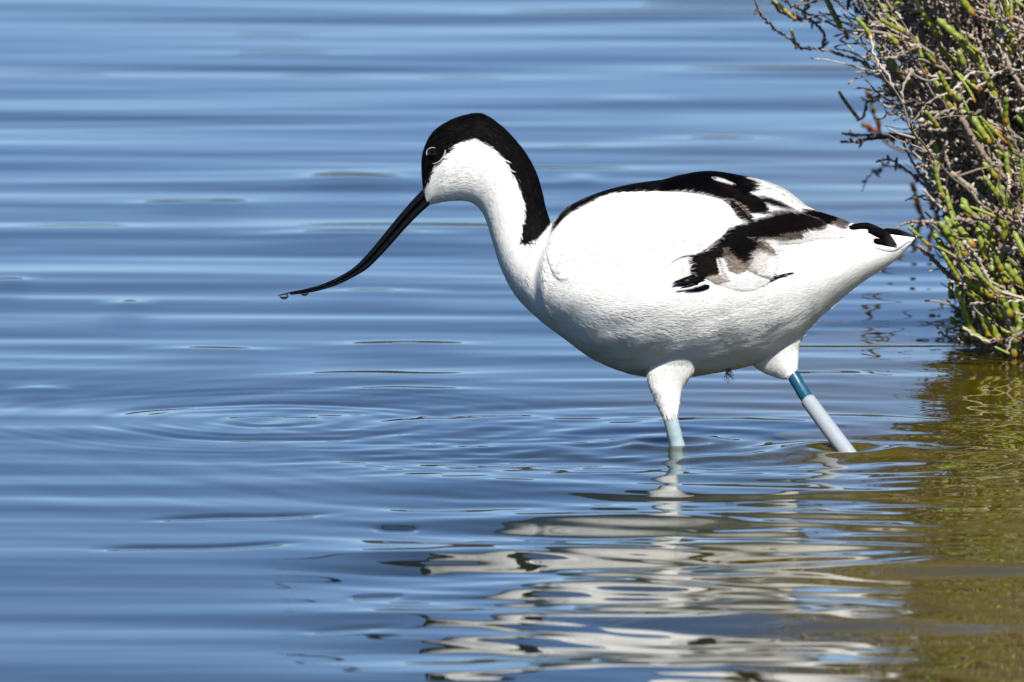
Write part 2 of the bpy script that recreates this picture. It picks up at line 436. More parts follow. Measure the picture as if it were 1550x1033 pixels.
def barbs(name, G, N, patv, length, width, sign, parent, wrap, mask=None, lift=0.7, spread=0.22, seed=1, flip=1, colv=None):
    """fine feather tips lying on a surface grid, pointing along the feather flow"""
    r = np.random.default_rng(seed)
    n, m = G.shape[:2]
    area = np.linalg.norm(np.cross(np.gradient(G, axis=0), np.gradient(G, axis=1)), axis=-1)
    if mask is not None: area = area * mask
    p = (area / area.sum()).ravel()
    idx = r.choice(n * m, N, p=p)
    i, j = idx // m, idx % m
    Tn = np.gradient(G, axis=0) * sign; Tn = Tn / (np.linalg.norm(Tn, axis=-1, keepdims=True) + 1e-9)
    Nn = normals_of(G)
    if wrap: flip = np.sign((Nn * (G - G.mean(1, keepdims=True))).sum())
    else: flip = np.sign(Nn[..., 2].mean())
    Nn = Nn * flip
    jit = r.uniform(-0.5, 0.5, (N, 2))
    P = G[i, j] + np.gradient(G, axis=0)[i, j] * jit[:, :1] + np.gradient(G, axis=1)[i, j] * jit[:, 1:]
    t, nn = Tn[i, j], Nn[i, j]
    s = np.cross(nn, t); s /= np.linalg.norm(s, axis=1, keepdims=True) + 1e-9
    a = r.normal(0, spread, N)[:, None]
    d = t * np.cos(a) + s * np.sin(a); s = np.cross(nn, d)
    L = (length(P) if callable(length) else np.full(N, length))[:, None] * r.uniform(0.6, 1.35, (N, 1))
    if isinstance(patv, np.ndarray): L = L * np.where(np.abs(patv[i, j]) < 8, 1.15, 1.0)[:, None]
    w = (width * r.uniform(0.6, 1.3, N))[:, None]
    up = (lift * r.uniform(0.2, 1.6, N))[:, None]
    c1 = P - nn * 0.5; c2 = P + d * L * 0.55 + nn * up; c3 = P + d * L + nn * up * 0.7 + s * r.normal(0, 0.12, (N, 1)) * L
    VV = np.stack([c1 - s * w, c1 + s * w, c2 - s * w * 0.9, c2 + s * w * 0.9, c3], 1).reshape(-1, 3)
    b = np.arange(N)[:, None] * 5
    Q = b + np.array([[0, 1, 3, 2]]); TT = b + np.array([[2, 3, 4]])
    pv = np.repeat((patv[i, j] if isinstance(patv, np.ndarray) else np.full(N, patv)) + 0.0, 5)
    fl = np.repeat(np.stack([r.uniform(0, 900, N), r.uniform(0, 900, N), np.zeros(N)], -1), 5, 0)
    if colv is None: o = mesh(name, b2w(VV), Q, TT, M_PLUM, parent, {'pat': pv}, {'flow': fl})
    else: o = mesh(name, b2w(VV), Q, TT, M_FEA, parent, None, {'Col': np.repeat(colv[i, j] * r.uniform(0.75, 1.25, (N, 1)), 5, 0), 'fuv': fl * 0.01})
    cl = np.zeros(N); rc = np.random.default_rng(seed + 40)
    for i_ in range(10):
        w_ = rc.normal(0, 1, 3); w_ = w_ / np.linalg.norm(w_) * 2 * math.pi / rc.uniform(14, 45); cl += np.sin(P @ (w_ * np.array([0.5, 1, 1])) + rc.uniform(0, 6.28))
    cl = cl[:, None] * 0.022 * (0.25 + sstep(430, 500, P[:, 1]) * sstep(820, 900, P[:, 0]))[:, None]
    nv = nn + s * (r.normal(0, 0.045, (N, 1)) + cl) + d * (r.normal(0.02, 0.03, (N, 1)) + cl)
    nv = np.stack([nv[:, 0], -nv[:, 2], -nv[:, 1]], -1); nv /= np.linalg.norm(nv, axis=1, keepdims=True)
    o.data.normals_split_custom_set_from_vertices(np.repeat(nv, 5, 0).tolist())
    o['kind'] = 'stuff'
    return o

def blen(P):
    belly = sstep(430, 500, P[:, 1]) * sstep(820, 900, P[:, 0])
    return 8.0 + 3.0 * (P[:, 0] < 835) + 13.0 * belly + 4.0 * sstep(1050, 1250, P[:, 0]) * sstep(380, 450, P[:, 1])
patg = pat.reshape(NS, NT)
near_w = np.where(sth > -0.3, 1.0, 0.35)[None, :] * np.ones((NS, 1))
near_w[-8:] = 0; near_w[:22] *= 0.2
o = barbs('plumage', BG, 46000, np.where(patg > 0, np.maximum(patg, 3), np.minimum(patg, -3)), blen, 0.6, -1, body, True, near_w, 0.32, 0.15, 3, flip=1)

# --- wings
def vcol_feather(name, rough=0.55):
    k = NM(name)
    c = k.attr('Col').outputs['Vector']; uv = k.attr('fuv').outputs['Vector']
    m = k.mapping(uv, (3.0, 26.0, 1)); n = k.noise(1.0, 3, m, 0.6)
    mr = k.new('ShaderNodeMix', data_type='RGBA', blend_type='MULTIPLY'); mr.inputs[0].default_value = 1.0
    g = k.ramp(n, [(0.25, (0.72, 0.71, 0.70)), (0.65, (1, 1, 1))])
    k.link(c, mr.inputs[6]); k.link(g, mr.inputs[7])
    b = k.bsdf(rough=rough, spec=0.03); k.link(mr.outputs[2], b.inputs['Base Color'])
    k.link(k.bump(n, 0.35, 0.0005), b.inputs['Normal']); return k.m
M_FEA = vcol_feather('flight_feather')
WHT = np.array([0.82, 0.82, 0.81]); BLK = np.array([0.0015, 0.0012, 0.0018]); BRN = np.array([0.0085, 0.005, 0.0044]); TAN = np.array([0.23, 0.175, 0.13]); GRY = np.array([0.42, 0.40, 0.40])

def shell_grid(top, bot, n, m, H, fade_bot=0.0):
    tp, bt = catmull(top, n), catmull(bot, n)
    t = np.linspace(0, 1, n)[:, None]; s = np.linspace(0, 1, m)[None, :]
    U = tp[:, None, :] * (1 - s[..., None]) + bt[:, None, :] * s[..., None]
    D = np.zeros((n, m))
    for i in range(n):
        last = None
        for jj in range(m):
            d = surf(U[i, jj, 0], U[i, jj, 1])
            if d is None: d = last if last is not None else 20.0
            last = d; D[i, jj] = d
    e = np.clip(1 - np.abs(2 * s - 1)**5, 0, 1)**0.5 * np.clip(1 - np.abs(2 * t - 1)**9, 0, 1)**0.5
    e = e * (1 - fade_bot * sstep(0.45, 1.0, s) * sstep(0.1, 0.25, t) * (1 - sstep(0.55, 0.72, t)))
    D = D + H * e - 1.2 + 2.2 * sstep(0.62, 0.74, t) - 2.5 * (e < 0.02)
    row = (U[..., 1] + 0.25 * U[..., 0]) / 13.0; ir = np.floor(row)
    ph = (U[..., 0] - 0.3 * U[..., 1]) / 27.0 + 0.5 * (ir % 2) + 0.3 * np.sin(ir * 2.3)
    D = D + 1.3 * e * ((row - ir) + 0.8 * (ph - np.floor(ph)) - 0.9) * sstep(0.25, 0.6, s) 
    return np.stack([U[..., 0], U[..., 1] - TILT * D, D], -1)

WG = shell_grid([(829, 364), (840, 346), (859, 326), (889, 310), (924, 294), (973, 290), (1023, 291), (1062, 296), (1093, 305), (1108, 319), (1112, 329)],
                [(826, 378), (831, 404), (846, 427), (884, 434), (934, 433), (978, 426), (1010, 405), (1031, 391), (1053, 387), (1089, 362), (1113, 335)], 150, 90, 6.5, 0.9)
def mirror(G): G = np.array(G); G[..., 2] *= -1; return G
def shell_obj(name, G, parent, patv=-40.0):
    n, m = G.shape[:2]
    fl = np.stack([np.repeat(np.arange(n)[:, None] * 2.0, m, 1), np.repeat(np.arange(m)[None, :] * 1.6, n, 0), np.zeros((n, m))], -1)
    return mesh(name, b2w(G), grid_quads(n, m), None, M_PLUM, parent, {'pat': np.full(n * m, patv)}, {'flow': fl.reshape(-1, 3)})

def feather(parent, pts, W, lift=(2, 4), camber=2.0, prof=(0.55, 1.0, 0.8), col=None, side=1, n=40, m=13, dset=None, tipr=0.5, name='feather', drop=0.0):
    c = catmull(np.array([p[:2] for p in pts], float), n)
    t = np.linspace(0, 1, n)
    tg = np.gradient(c, axis=0); tg /= np.linalg.norm(tg, axis=1, keepdims=True) + 1e-9
    nr = np.stack([-tg[:, 1], tg[:, 0]], -1)
    pw = np.interp(t, [0, 0.5, 1], prof)
    pw = pw * np.clip(0.45 + t * 5, 0, 1)
    wd = W * pw * np.clip(1 - t**(1 / max(tipr, 0.05) * 2.2), 0, 1)**0.5
    dd, last = [], None
    for p in c:
        d = surf(p[0], p[1])
        if d is None: d = last if last is not None else 8.0
        last = d; dd.append(d)
    dd = np.array(dd) if dset is None else np.interp(t, np.linspace(0, 1, len(dset)), dset)
    dd = np.convolve(np.pad(dd, 4, mode='edge'), np.ones(9) / 9, 'valid')
    lf = 0.5 * (lift[0] + (lift[1] - lift[0]) * t)
    s = np.linspace(-1, 1, m); rf = np.random.default_rng(int(abs(c[0, 0] * 13 + c[-1, 1] * 7)))
    fray = np.clip(rf.normal(0, 0.022, (n, 2)), -0.06, 0.04)
    G = np.zeros((n, m, 3)); Cc = np.zeros((n, m, 3)); F = np.zeros((n, m, 3))
    for i in range(n):
        for k, ss in enumerate(s):
            p = c[i] + nr[i] * wd[i] * ss * (1 + fray[i, 0 if ss < 0 else 1] * abs(ss)**3) + tg[i] * (rf.normal(0, 0.02) * W * (t[i] > 0.7)) - tg[i] * W * 0.25 * ss * ss
            d = dd[i] + lf[i] * (1 - 0.5 * ss * ss) + camber * 0.8 * (1 - ss * ss) + drop * ss
            G[i, k] = on(p[0], p[1], d); Cc[i, k] = col(t[i], ss) if callable(col) else col; F[i, k] = (t[i] * W * 0.2 - abs(ss) * 0.25, ss, 0)
    G2 = G.copy(); G2[..., 2] -= 0.5
    if side < 0: G[..., 2] *= -1; G2[..., 2] *= -1
    V = np.concatenate([G.reshape(-1, 3), G2.reshape(-1, 3)]); nm = n * m
    q1 = grid_quads(n, m); q2 = grid_quads(n, m, off=nm)[:, ::-1]
    rim = [(i, k) for k in range(m) for i in (0,)]
    loop = [k for k in range(m)] + [i * m + m - 1 for i in range(1, n)] + [(n - 1) * m + k for k in range(m - 2, -1, -1)] + [i * m for i in range(n - 2, 0, -1)]
    L = np.array(loop); L2 = np.roll(L, -1)
    q3 = np.stack([L, L + nm, L2 + nm, L2], -1)
    return mesh(name, b2w(V), np.concatenate([q1, q2, q3]), None, M_FEA, parent, None,
                {'Col': np.concatenate([Cc.reshape(-1, 3)] * 2), 'fuv': np.concatenate([F.reshape(-1, 3)] * 2)})

def lerp(a, b, t): return a + (b - a) * float(np.clip(t, 0, 1))
def white(t, s): return WHT
def black(t, s): return BLK
def brown(t, s): return lerp(BLK, BRN, 0.4 + 0.6 * t)
def brownedge(t, s): return lerp(lerp(BLK, BRN, t * 1.4), TAN, (abs(s) - 0.8) * 4 * (t > 0.2))
def pale_edge_top(t, s): return lerp(lerp(BLK, BRN, t * 0.8), WHT, (-s - 0.35) * 3.0)
def primary(t, s): return lerp(lerp(BLK, BRN * 1.3, (t - 0.55) * 2.2), TAN, (s - 0.15) * 1.2 * (0.2 + t))
def primtip(t, s): return lerp(BLK, np.array([0.16, 0.13, 0.12]), (t - 0.62) * 6)
def tanwhite(t, s): return lerp(TAN * 1.1, WHT, (t - 0.1) * 1.2 + s * 0.5)
def roundfea(t, s): return lerp(lerp(BLK, BRN, t), lerp(TAN, WHT, (t - 0.4) * 3), (-s + 0.1) * 1.6 + (t - 0.6) * 2.0)
def whitetan(t, s): return lerp(lerp(TAN * 0.7, TAN, t * 3), WHT, (t - 0.25) * 4 + s * 0.9)
def greywhite(t, s): return lerp(WHT, GRY, (abs(s) - 0.75) * 1.6)
def tailc(t, s): return lerp(BLK, np.array([0.05, 0.045, 0.05]), (t - 0.5) * 2)

# the ordered rows of back and flight feathers: a relief over the body, each feather with its own outline, height and colour
def kp(*p): return [(1000 + x / 3.875, 240 + y / 3.875) for x, y in p]
def line_poly(pts, w):
    p = np.array(pts, float); t = np.gradient(p, axis=0); t /= np.linalg.norm(t, axis=1, keepdims=True); n = np.stack([-t[:, 1], t[:, 0]], -1)
    k = np.sin(np.linspace(0.15, math.pi - 0.15, len(p)))[:, None] * w
    return np.concatenate([p + n * k, (p - n * k)[::-1]])
GB = np.array([0.085, 0.066, 0.060])
LAYERS = [  # outline, colour at the front end, colour at the rear end, edge softness, height
    (kp((470, 98), (600, 108), (710, 150), (800, 225), (860, 280), (890, 306), (760, 310), (640, 300), (560, 240), (500, 200)), WHT, WHT, 1.5, 2.0),
    (kp((520, 185), (620, 180), (720, 230), (800, 285), (830, 305), (740, 305), (640, 262), (560, 225)), WHT, WHT * 0.96, 1.2, 3.4),
    (line_poly(kp((545, 188), (620, 180), (700, 214), (760, 262), (815, 300)), 0.8), GRY * 0.8, GRY, 0.8, 3.4),
    (line_poly(kp((600, 140), (700, 182), (790, 250), (860, 302)), 0.7), GRY, GRY, 0.8, 2.4),
    (kp((560, 250), (640, 275), (740, 302), (640, 345), (500, 345), (480, 320)), WHT, WHT, 1.5, 2.4),
    (kp((565, 222), (640, 236), (705, 262), (775, 302), (700, 299), (640, 286), (585, 262)), BLK * 2, BRN * 2.2, 2.2, 3.6),
    (kp((-60, 150), (0, 120), (120, 90), (230, 40), (380, 60), (512, 108), (486, 118), (566, 150), (530, 152), (582, 168), (536, 178), (562, 192), (515, 208), (545, 225), (592, 250), (615, 288), (622, 325),
        (590, 338), (505, 332), (470, 300), (440, 272), (400, 252), (330, 246), (240, 224), (150, 208), (0, 202), (-60, 205)), BLK, BLK, 1.6, 3.2),
    (kp((420, 225), (500, 240), (590, 255), (618, 325), (585, 336), (510, 328), (450, 275)), BLK, BLK, 1.0, 4.6),
    (kp((310, 150), (400, 168), (440, 205), (360, 190)), BRN * 1.2, BRN, 5, 3.9), (kp((430, 225), (520, 235), (580, 255), (500, 250)), BRN, BRN * 1.3, 4, 4.2),
    (kp((470, 130), (540, 150), (520, 170), (460, 160)), BRN * 0.8, BRN, 5, 3.6),
    (kp((298, 120), (340, 126), (412, 156), (404, 163), (350, 148), (308, 134)), WHT, WHT * 0.8, 0.9, 4.4),
    (kp((430, 372), (520, 330), (600, 332), (540, 372), (500, 388)), WHT, WHT, 1.2, 2.2),
    (kp((340, 250), (402, 246), (445, 272), (490, 315), (526, 362), (512, 388), (470, 374), (430, 335), (395, 290)), BLK * 1.5, BRN * 1.2, 1.2, 4.2),
    (line_poly(kp((398, 247), (440, 270), (485, 312), (524, 362)), 0.9), TAN * 1.6, TAN, 0.9, 4.8),
    (kp((540, 470), (720, 470), (830, 432), (960, 392), (1095, 432), (1060, 468), (900, 476), (800, 500), (690, 510), (560, 500)), TAN * 0.55, WHT * 0.78, 8, 1.2),
    (kp((560, 478), (650, 488), (725, 552), (660, 552), (600, 515)), WHT * 0.7, WHT * 0.9, 3, 2.6),
    (kp((1108, 366), (1172, 384), (1110, 432), (1060, 412), (1070, 385)), WHT, WHT, 1.5, 3.0),
    (kp((1035, 348), (1112, 366), (1062, 422), (980, 386)), GB, GB * 1.3, 1.4, 3.4),
    (kp((820, 300), (880, 304), (965, 328), (1042, 350), (985, 386), (960, 398), (900, 355), (820, 325)), BLK, BLK * 2, 1.2, 4.2),
    (kp((600, 322), (660, 306), (760, 302), (720, 322), (640, 342)), GB * 1.3, GB, 3.0, 3.8),
    (kp((430, 402), (500, 376), (570, 352), (640, 332), (720, 312), (800, 310), (870, 335), (930, 362), (965, 398), (930, 418), (850, 424), (820, 442), (800, 466), (720, 480), (640, 474), (580, 476), (540, 482), (470, 440)), BLK, BRN * 0.55, 2.4, 4.6),
    (kp((700, 325), (820, 330), (920, 375), (940, 410), (860, 400), (780, 360)), BLK, BRN * 0.9, 2.0, 5.2),
    (line_poly(kp((690, 452), (760, 446), (850, 428)), 1.2), TAN * 0.7, TAN * 0.6, 2, 5.0), (line_poly(kp((640, 470), (720, 462), (800, 450)), 0.9), TAN * 0.5, TAN * 0.5, 2, 5.0),
    (line_poly(kp((958, 393), (1010, 408), (1075, 432)), 0.8), WHT * 0.8, WHT * 0.8, 0.9, 3.4),
    (kp((125, 585), (190, 566), (270, 540), (330, 480), (385, 440), (390, 560), (345, 600), (330, 640), (372, 716), (300, 692), (200, 722), (150, 640)), BLK, BRN * 1.1, 1.6, 3.4),
    (kp((190, 570), (280, 600), (340, 660), (355, 700), (280, 668), (215, 620)), BRN * 0.8, BRN * 1.8, 2.0, 4.2),
    (kp((120, 590), (190, 610), (280, 672), (320, 696), (230, 700), (160, 650)), BLK * 3, BRN * 1.4, 1.6, 4.0),
    (kp((322, 490), (345, 500), (335, 590), (318, 600)), BLK, BRN * 2, 1.2, 4.4),
    (kp((150, 700), (262, 686), (225, 738), (185, 762), (128, 722)), BLK, BLK, 1.4, 3.8), (line_poly(kp((40, 752), (90, 725), (160, 708)), 1.2), BLK, BLK, 1.0, 3.4),
    (line_poly(kp((70, 778), (130, 764), (200, 752)), 1.1), BLK * 4, BLK, 1.0, 3.4), (line_poly(kp((20, 740), (70, 720), (130, 700)), 0.8), GRY, GRY * 0.6, 1.0, 3.4),
    (kp((330, 590), (372, 700), (440, 658), (500, 652), (560, 688), (642, 714), (600, 752), (520, 782), (440, 782), (376, 756), (300, 735), (262, 702), (330, 690)), WHT * 0.95, WHT, 1.2, 2.0),
    (kp((255, 700), (330, 690), (372, 716), (320, 735)), TAN * 0.9, TAN * 1.5, 3.5, 4.0),
    (kp((350, 560), (400, 598), (485, 650), (440, 676), (392, 660)), TAN * 0.6, TAN * 1.3, 2.6, 4.8),
    (kp((320, 592), (346, 588), (360, 640), (380, 718), (350, 686), (328, 640)), WHT, WHT, 0.9, 6.0),
    (kp((355, 530), (395, 590), (450, 625), (500, 652), (560, 686), (640, 712), (664, 672), (672, 630), (664, 580), (630, 530), (580, 490), (530, 478), (480, 500)), TAN * 1.5, WHT, 1.2, 6.2),
    (kp((520, 470), (590, 488), (640, 535), (662, 575), (620, 570), (560, 545), (510, 560)), BRN * 1.2, TAN * 0.8, 4.0, 6.6),
    (kp((355, 520), (520, 545), (520, 590), (490, 645), (440, 620), (392, 582)), BRN * 0.5, BRN * 1.5, 4.5, 6.8),
    (line_poly(kp((360, 545), (400, 595), (455, 628), (520, 662)), 0.7), TAN, TAN * 1.4, 0.8, 6.8),
    (kp((375, 425), (440, 398), (500, 436), (548, 455), (552, 480), (530, 500), (532, 530), (500, 562), (450, 578), (400, 562), (360, 520), (345, 470)), BLK, BLK, 1.4, 8.0),
    (kp((480, 430), (545, 448), (556, 478), (535, 490), (505, 470)), BLK, BLK, 0.9, 9.2), (line_poly(kp((500, 468), (525, 478), (548, 484)), 0.6), GRY * 0.6, TAN, 0.7, 9.2),
    (kp((35, 505), (90, 560), (150, 586), (168, 640), (162, 692), (100, 700), (50, 610)), WHT, WHT * 0.86, 1.0, 1.8),
    (kp((628, 714), (660, 686), (700, 687), (770, 672), (715, 694)), BLK, BLK, 0.8, 3.0),
]
mu = BG[..., 0].mean(1); ids = np.where((mu > 985) & (mu < 1312) & (np.arange(NS) < NS * 0.6))[0]
j0, j1 = -12, 60
sub = BG[ids[0]:ids[-1] + 1][:, np.arange(j0, j1) % NT]
def upsample(G, n, axis):
    x = np.linspace(0, G.shape[axis] - 1, n); i = np.clip(np.floor(x).astype(int), 0, G.shape[axis] - 2); f = x - i
    sh = [1, 1, 1]; sh[axis] = n; f = f.reshape(sh)
    return np.take(G, i, axis) * (1 - f) + np.take(G, i + 1, axis) * f
RG = upsample(upsample(sub, 420, 0), 300, 1)
RN = normals_of(RG); RN *= np.sign((RN[..., 2]).mean())
rsc = np.stack([RG[..., 0], RG[..., 1] + TILT * RG[..., 2]], -1).reshape(-1, 2)
rj = np.random.default_rng(77)
jt = np.zeros(len(rsc))
cr_ = rsc[:, 1] * 0.97 - rsc[:, 0] * 0.22
for i in range(9):
    wl_ = rj.uniform(1.3, 3.6); jt += np.sin(2 * math.pi * cr_ / wl_ + rj.uniform(0, 6.28) + 0.02 * rsc[:, 0] * rj.normal()) * 0.25
rcol = np.tile(WHT, (len(rsc), 1)); rl = np.full(len(rsc), -1.5)
for poly, c0, c1, soft, hgt in LAYERS:
    pl = np.array(poly); lo, hi = pl[:, 0].min(), pl[:, 0].max()
    pt = np.stack([rsc[:, 0] + 0.9 * jt, rsc[:, 1] + 0.15 * jt], -1)
    near_ = (rsc[:, 0] > lo - 14) & (rsc[:, 0] < hi + 14) & (rsc[:, 1] > pl[:, 1].min() - 14) & (rsc[:, 1] < pl[:, 1].max() + 14)
    k_ = np.where(near_)[0]; sd_ = sdist(pt[k_], pl)
    a_ = sstep(-1.5 * soft, 1.5 * soft, sd_)[:, None]; tt_ = np.clip((rsc[k_, 0] - lo) / (hi - lo), 0, 1)[:, None]
    rcol[k_] = rcol[k_] * (1 - a_) + (c0 * (1 - tt_) + c1 * tt_) * a_
    pale = float(np.mean(c0)) > 0.5 and hgt < 4
    al = sstep(-7.0, 4.0, sd_) if pale else sstep(-2.4, 1.6, sd_)
    rl[k_] = rl[k_] * (1 - al) + (hgt * (0.2 if pale else 0.36) + 0.75) * al
bi = np.minimum(np.minimum(np.arange(420), 419 - np.arange(420))[:, None] / 50.0, np.minimum(np.arange(300), 299 - np.arange(300))[None, :] / 8.0).clip(0, 1).ravel()
rl = rl * bi - 1.5 * (1 - bi)
RP = RG + RN * rl.reshape(420, 300, 1)
def relief_barbs(o, parent):
    m_ = (rl.reshape(420, 300) > 0.9).astype(float)
    barbs('plumage', RP, 15000, -40.0, 8.5, 0.55, -1, parent, False, m_, 0.3, 0.16, 31, colv=np.clip(rcol, 0, 0.86).reshape(420, 300, 3))
    return o
def relief_obj(parent, side):
    G = RP if side > 0 else mirror(RP)
    f_ = np.stack([rsc[:, 0] * 0.012, (rsc[:, 1] * 0.97 - rsc[:, 0] * 0.2) * 0.030, 0 * rsc[:, 0]], -1)
    q_ = grid_quads(420, 300)
    if side < 0: q_ = q_[:, ::-1]
    return mesh('flight_feathers', b2w(G), q_, None, M_FEA, parent, None, {'Col': rcol, 'fuv': f_}) if side < 0 else relief_barbs(mesh('flight_feathers', b2w(G), q_, None, M_FEA, parent, None, {'Col': rcol, 'fuv': f_}), parent)

def build_wing(side):
    G = WG if side > 0 else mirror(WG)
    wg = shell_obj('wing', G if side > 0 else G[:, ::-1], bird)
    wg['label'] = 'near folded white wing with dark flight feathers' if side > 0 else 'far folded wing mostly hidden by the body'
    f = lambda *a, **k: feather(wg, *a, side=side, **k)
    relief_obj(wg, side)
    # frayed side feathers tucked under the wing
    for (a, b, wv, cc) in (((1060, 424), (1016, 433), 4, brown), ((1066, 429), (1022, 441), 4, white), ((1072, 434), (1036, 441), 4, black), ((1056, 431), (1028, 437), 3, black),
                           ((1050, 418), (1018, 428), 3, brown)):
        f([a, ((a[0] + b[0]) / 2, (a[1] + b[1]) / 2 + 1), b], wv, (5, 6), 1, (0.9, 1, 0.5), cc, n=14, m=5)
    f([(1158, 428), (1176, 420), (1202, 413)], 3.2, (3, 2), 0.5, (1, 0.9, 0.5), black, n=14, m=5)
    if side > 0:
        barbs('plumage', WG, 5200, -40.0, 7.0, 0.8, 1, wg, False, None, 0.35, 0.2, 8, flip=-1)
    return wg
build_wing(1); build_wing(-1)

# --- tail
tail = feather(bird, [(1286, 346), (1310, 345), (1343, 352)], 8, (5, 6), 2, (0.7, 1, 0.55), tailc, name='tail')
tail['label'] = 'black wing tips crossed over the tail'
feather(tail, [(1314, 350), (1335, 358), (1358, 372)], 11, (4, 5), 2, (0.7, 1, 0.45), tailc)
feather(tail, [(1336, 352), (1362, 355), (1388, 359)], 7, (2, 2), 1.5, (1, 1, 0.35), tailc)
feather(tail, [(1322, 365), (1340, 370), (1357, 375)], 6, (3, 4), 1, (0.8, 1, 0.4), tailc)
feather(tail, [(1325, 375), (1350, 376), (1378, 364)], 5, (2, 2), 1, (0.8, 1, 0.4), white)

# --- head: eye, eyelids, bill
def mat_simple(name, col, rough, spec=0.5, coat=0.0):
    k = NM(name); b = k.bsdf(col, rough, spec); b.inputs['Coat Weight'].default_value = coat
    co = k.new('ShaderNodeTexCoord').outputs['Object']; n = k.noise(900, 3, co)
    k.link(k.bump(n, 0.15, 0.0003), b.inputs['Normal']); return k.m
M_EYE = NM('eye_gloss'); M_EYE.bsdf((0.004, 0.002, 0.0015), 0.04, 0.3); M_EYE = M_EYE.m
M_LID = mat_simple('eyelid_skin', (0.42, 0.42, 0.43), 0.5)
M_LORE = mat_simple('dark_skin', (0.05, 0.03, 0.03), 0.5)
def sphere(cn, r, n=20, m=32, sc3=(1, 1, 1)):
    a = np.linspace(0, math.pi, n)[:, None]; b = np.linspace(0, 2 * math.pi, m, endpoint=False)[None, :]
    return np.stack([cn[0] + r * sc3[0] * np.sin(a) * np.cos(b), cn[1] + r * sc3[1] * np.cos(a) + 0 * b, cn[2] + r * sc3[2] * np.sin(a) * np.sin(b)], -1)
def tube(P, R, sides=8, flat=None):
    P = np.asarray(P, float); R = np.broadcast_to(np.asarray(R, float), (len(P),))
    tg = np.gradient(P, axis=0); tg /= np.linalg.norm(tg, axis=1, keepdims=True) + 1e-12
    ref = np.array([0.13, 0.31, 0.94]); a = np.cross(tg, ref); a /= np.linalg.norm(a, axis=1, keepdims=True) + 1e-9
    b = np.cross(tg, a); th = np.linspace(0, 2 * math.pi, sides, endpoint=False)
    return P[:, None, :] + R[:, None, None] * (a[:, None, :] * np.cos(th)[None, :, None] + b[:, None, :] * np.sin(th)[None, :, None])
def tube_obj(name, G, mat, parent, attrs=None):
    n, m = G.shape[:2]
    Vv = np.concatenate([G.reshape(-1, 3), [G[0].mean(0)], [G[-1].mean(0)]]); j = np.arange(m)
    t = np.concatenate([np.stack([np.full(m, n * m), (j + 1) % m, j], -1), np.stack([np.full(m, n * m + 1), (n - 1) * m + j, (n - 1) * m + (j + 1) % m], -1)])
    return mesh(name, b2w(Vv), grid_quads(n, m, True), t, mat, parent, attrs)
for sgn_ in (1, -1):
    ec = (658, 234); d0 = surf(*ec, 25)
    p = on(ec[0], ec[1], d0 - 5.0)
    G = sphere(p, 9.4); G[..., 2] *= 1
    if sgn_ < 0: G = mirror(G)
    eye = mesh('eye', b2w(G), grid_quads(20, 32, True), None, M_EYE, bird)
    for pts, r_ in (([(646.5, 236), (646, 231), (649, 226.5), (654, 224.6), (659, 225)], 0.95), ([(674.5, 228), (672.5, 236), (668, 243), (662, 247.5), (655, 249)], 1.2)):
        pp = catmull(pts, 20); P3 = np.array([on(a, b, (surf(a, b, 20)) + 1.0) for a, b in pp])
        Rr = r_ * np.sin(np.linspace(0.25, math.pi - 0.25, 20))**0.6
        G = tube(P3, Rr, 8)
        tube_obj('eyelid', G if sgn_ > 0 else mirror(G), M_LID, eye)

def mat_bill():
    k = NM('bill_horn'); co = k.new('ShaderNodeTexCoord').outputs['Object']
    n = k.noise(420, 4, co); col = k.ramp(n, [(0.3, (0.002, 0.0025, 0.0035)), (0.75, (0.007, 0.0075, 0.009))])
    b = k.bsdf(rough=0.26, spec=0.2); k.link(col, b.inputs['Base Color'])
    k.link(k.bump(n, 0.3, 0.0004), b.inputs['Normal']); return k.m
M_BILL = mat_bill()
BT = [(644, 282), (622.6, 305), (606, 324), (590, 343.5), (574, 363), (555, 385.5), (535.5, 405), (513, 419), (487, 430.6), (464.5, 437), (439, 442.3), (420, 447)]
BB = [(652, 309), (632, 327.4), (613, 347), (593.5, 369), (574, 390), (555, 408), (532, 421.5), (510, 432), (484, 440), (464.5, 444), (442, 446.5), (421, 448.6)]
def bill_half(name, lo, hi, cut):
    t0, b0 = catmull(BT, 90), catmull(BB, 90)
    tt = np.linspace(0, 1, 90)
    wdt = np.interp(tt, [0, 0.12, 0.5, 0.85, 1], [12, 9.5, 7.0, 4.2, 1.2])
    a, b = t0 + (b0 - t0) * lo, t0 + (b0 - t0) * hi
    th = np.linspace(0, 2 * math.pi, 20, endpoint=False)
    mid, hf = (a + b) / 2, (a - b) / 2
    n = int(90 * cut)
    cc = np.sign(np.cos(th)) * np.abs(np.cos(th))**0.85
    G = np.concatenate([mid[:n, None, :] + hf[:n, None, :] * cc[None, :, None], (wdt[:n, None] * np.sin(th)[None, :])[..., None]], -1)
    return tube_obj(name, G, M_BILL, bird)
bill_half('upper_bill', 0.0, 0.50, 1.0)
bill_half('lower_bill', 0.49, 1.0, 0.94)

# --- legs
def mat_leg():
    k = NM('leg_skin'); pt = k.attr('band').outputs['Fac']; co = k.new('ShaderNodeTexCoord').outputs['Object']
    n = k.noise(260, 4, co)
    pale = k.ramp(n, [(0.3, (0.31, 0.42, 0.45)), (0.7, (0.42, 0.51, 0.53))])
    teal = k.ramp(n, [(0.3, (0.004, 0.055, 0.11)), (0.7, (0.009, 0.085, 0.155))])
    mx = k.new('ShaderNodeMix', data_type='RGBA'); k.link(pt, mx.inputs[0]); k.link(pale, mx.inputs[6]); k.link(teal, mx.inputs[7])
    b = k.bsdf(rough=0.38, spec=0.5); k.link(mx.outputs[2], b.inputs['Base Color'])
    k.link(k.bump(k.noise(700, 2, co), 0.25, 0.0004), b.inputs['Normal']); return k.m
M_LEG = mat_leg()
M_RING = mat_simple('pale_ring', (0.32, 0.36, 0.40), 0.35)
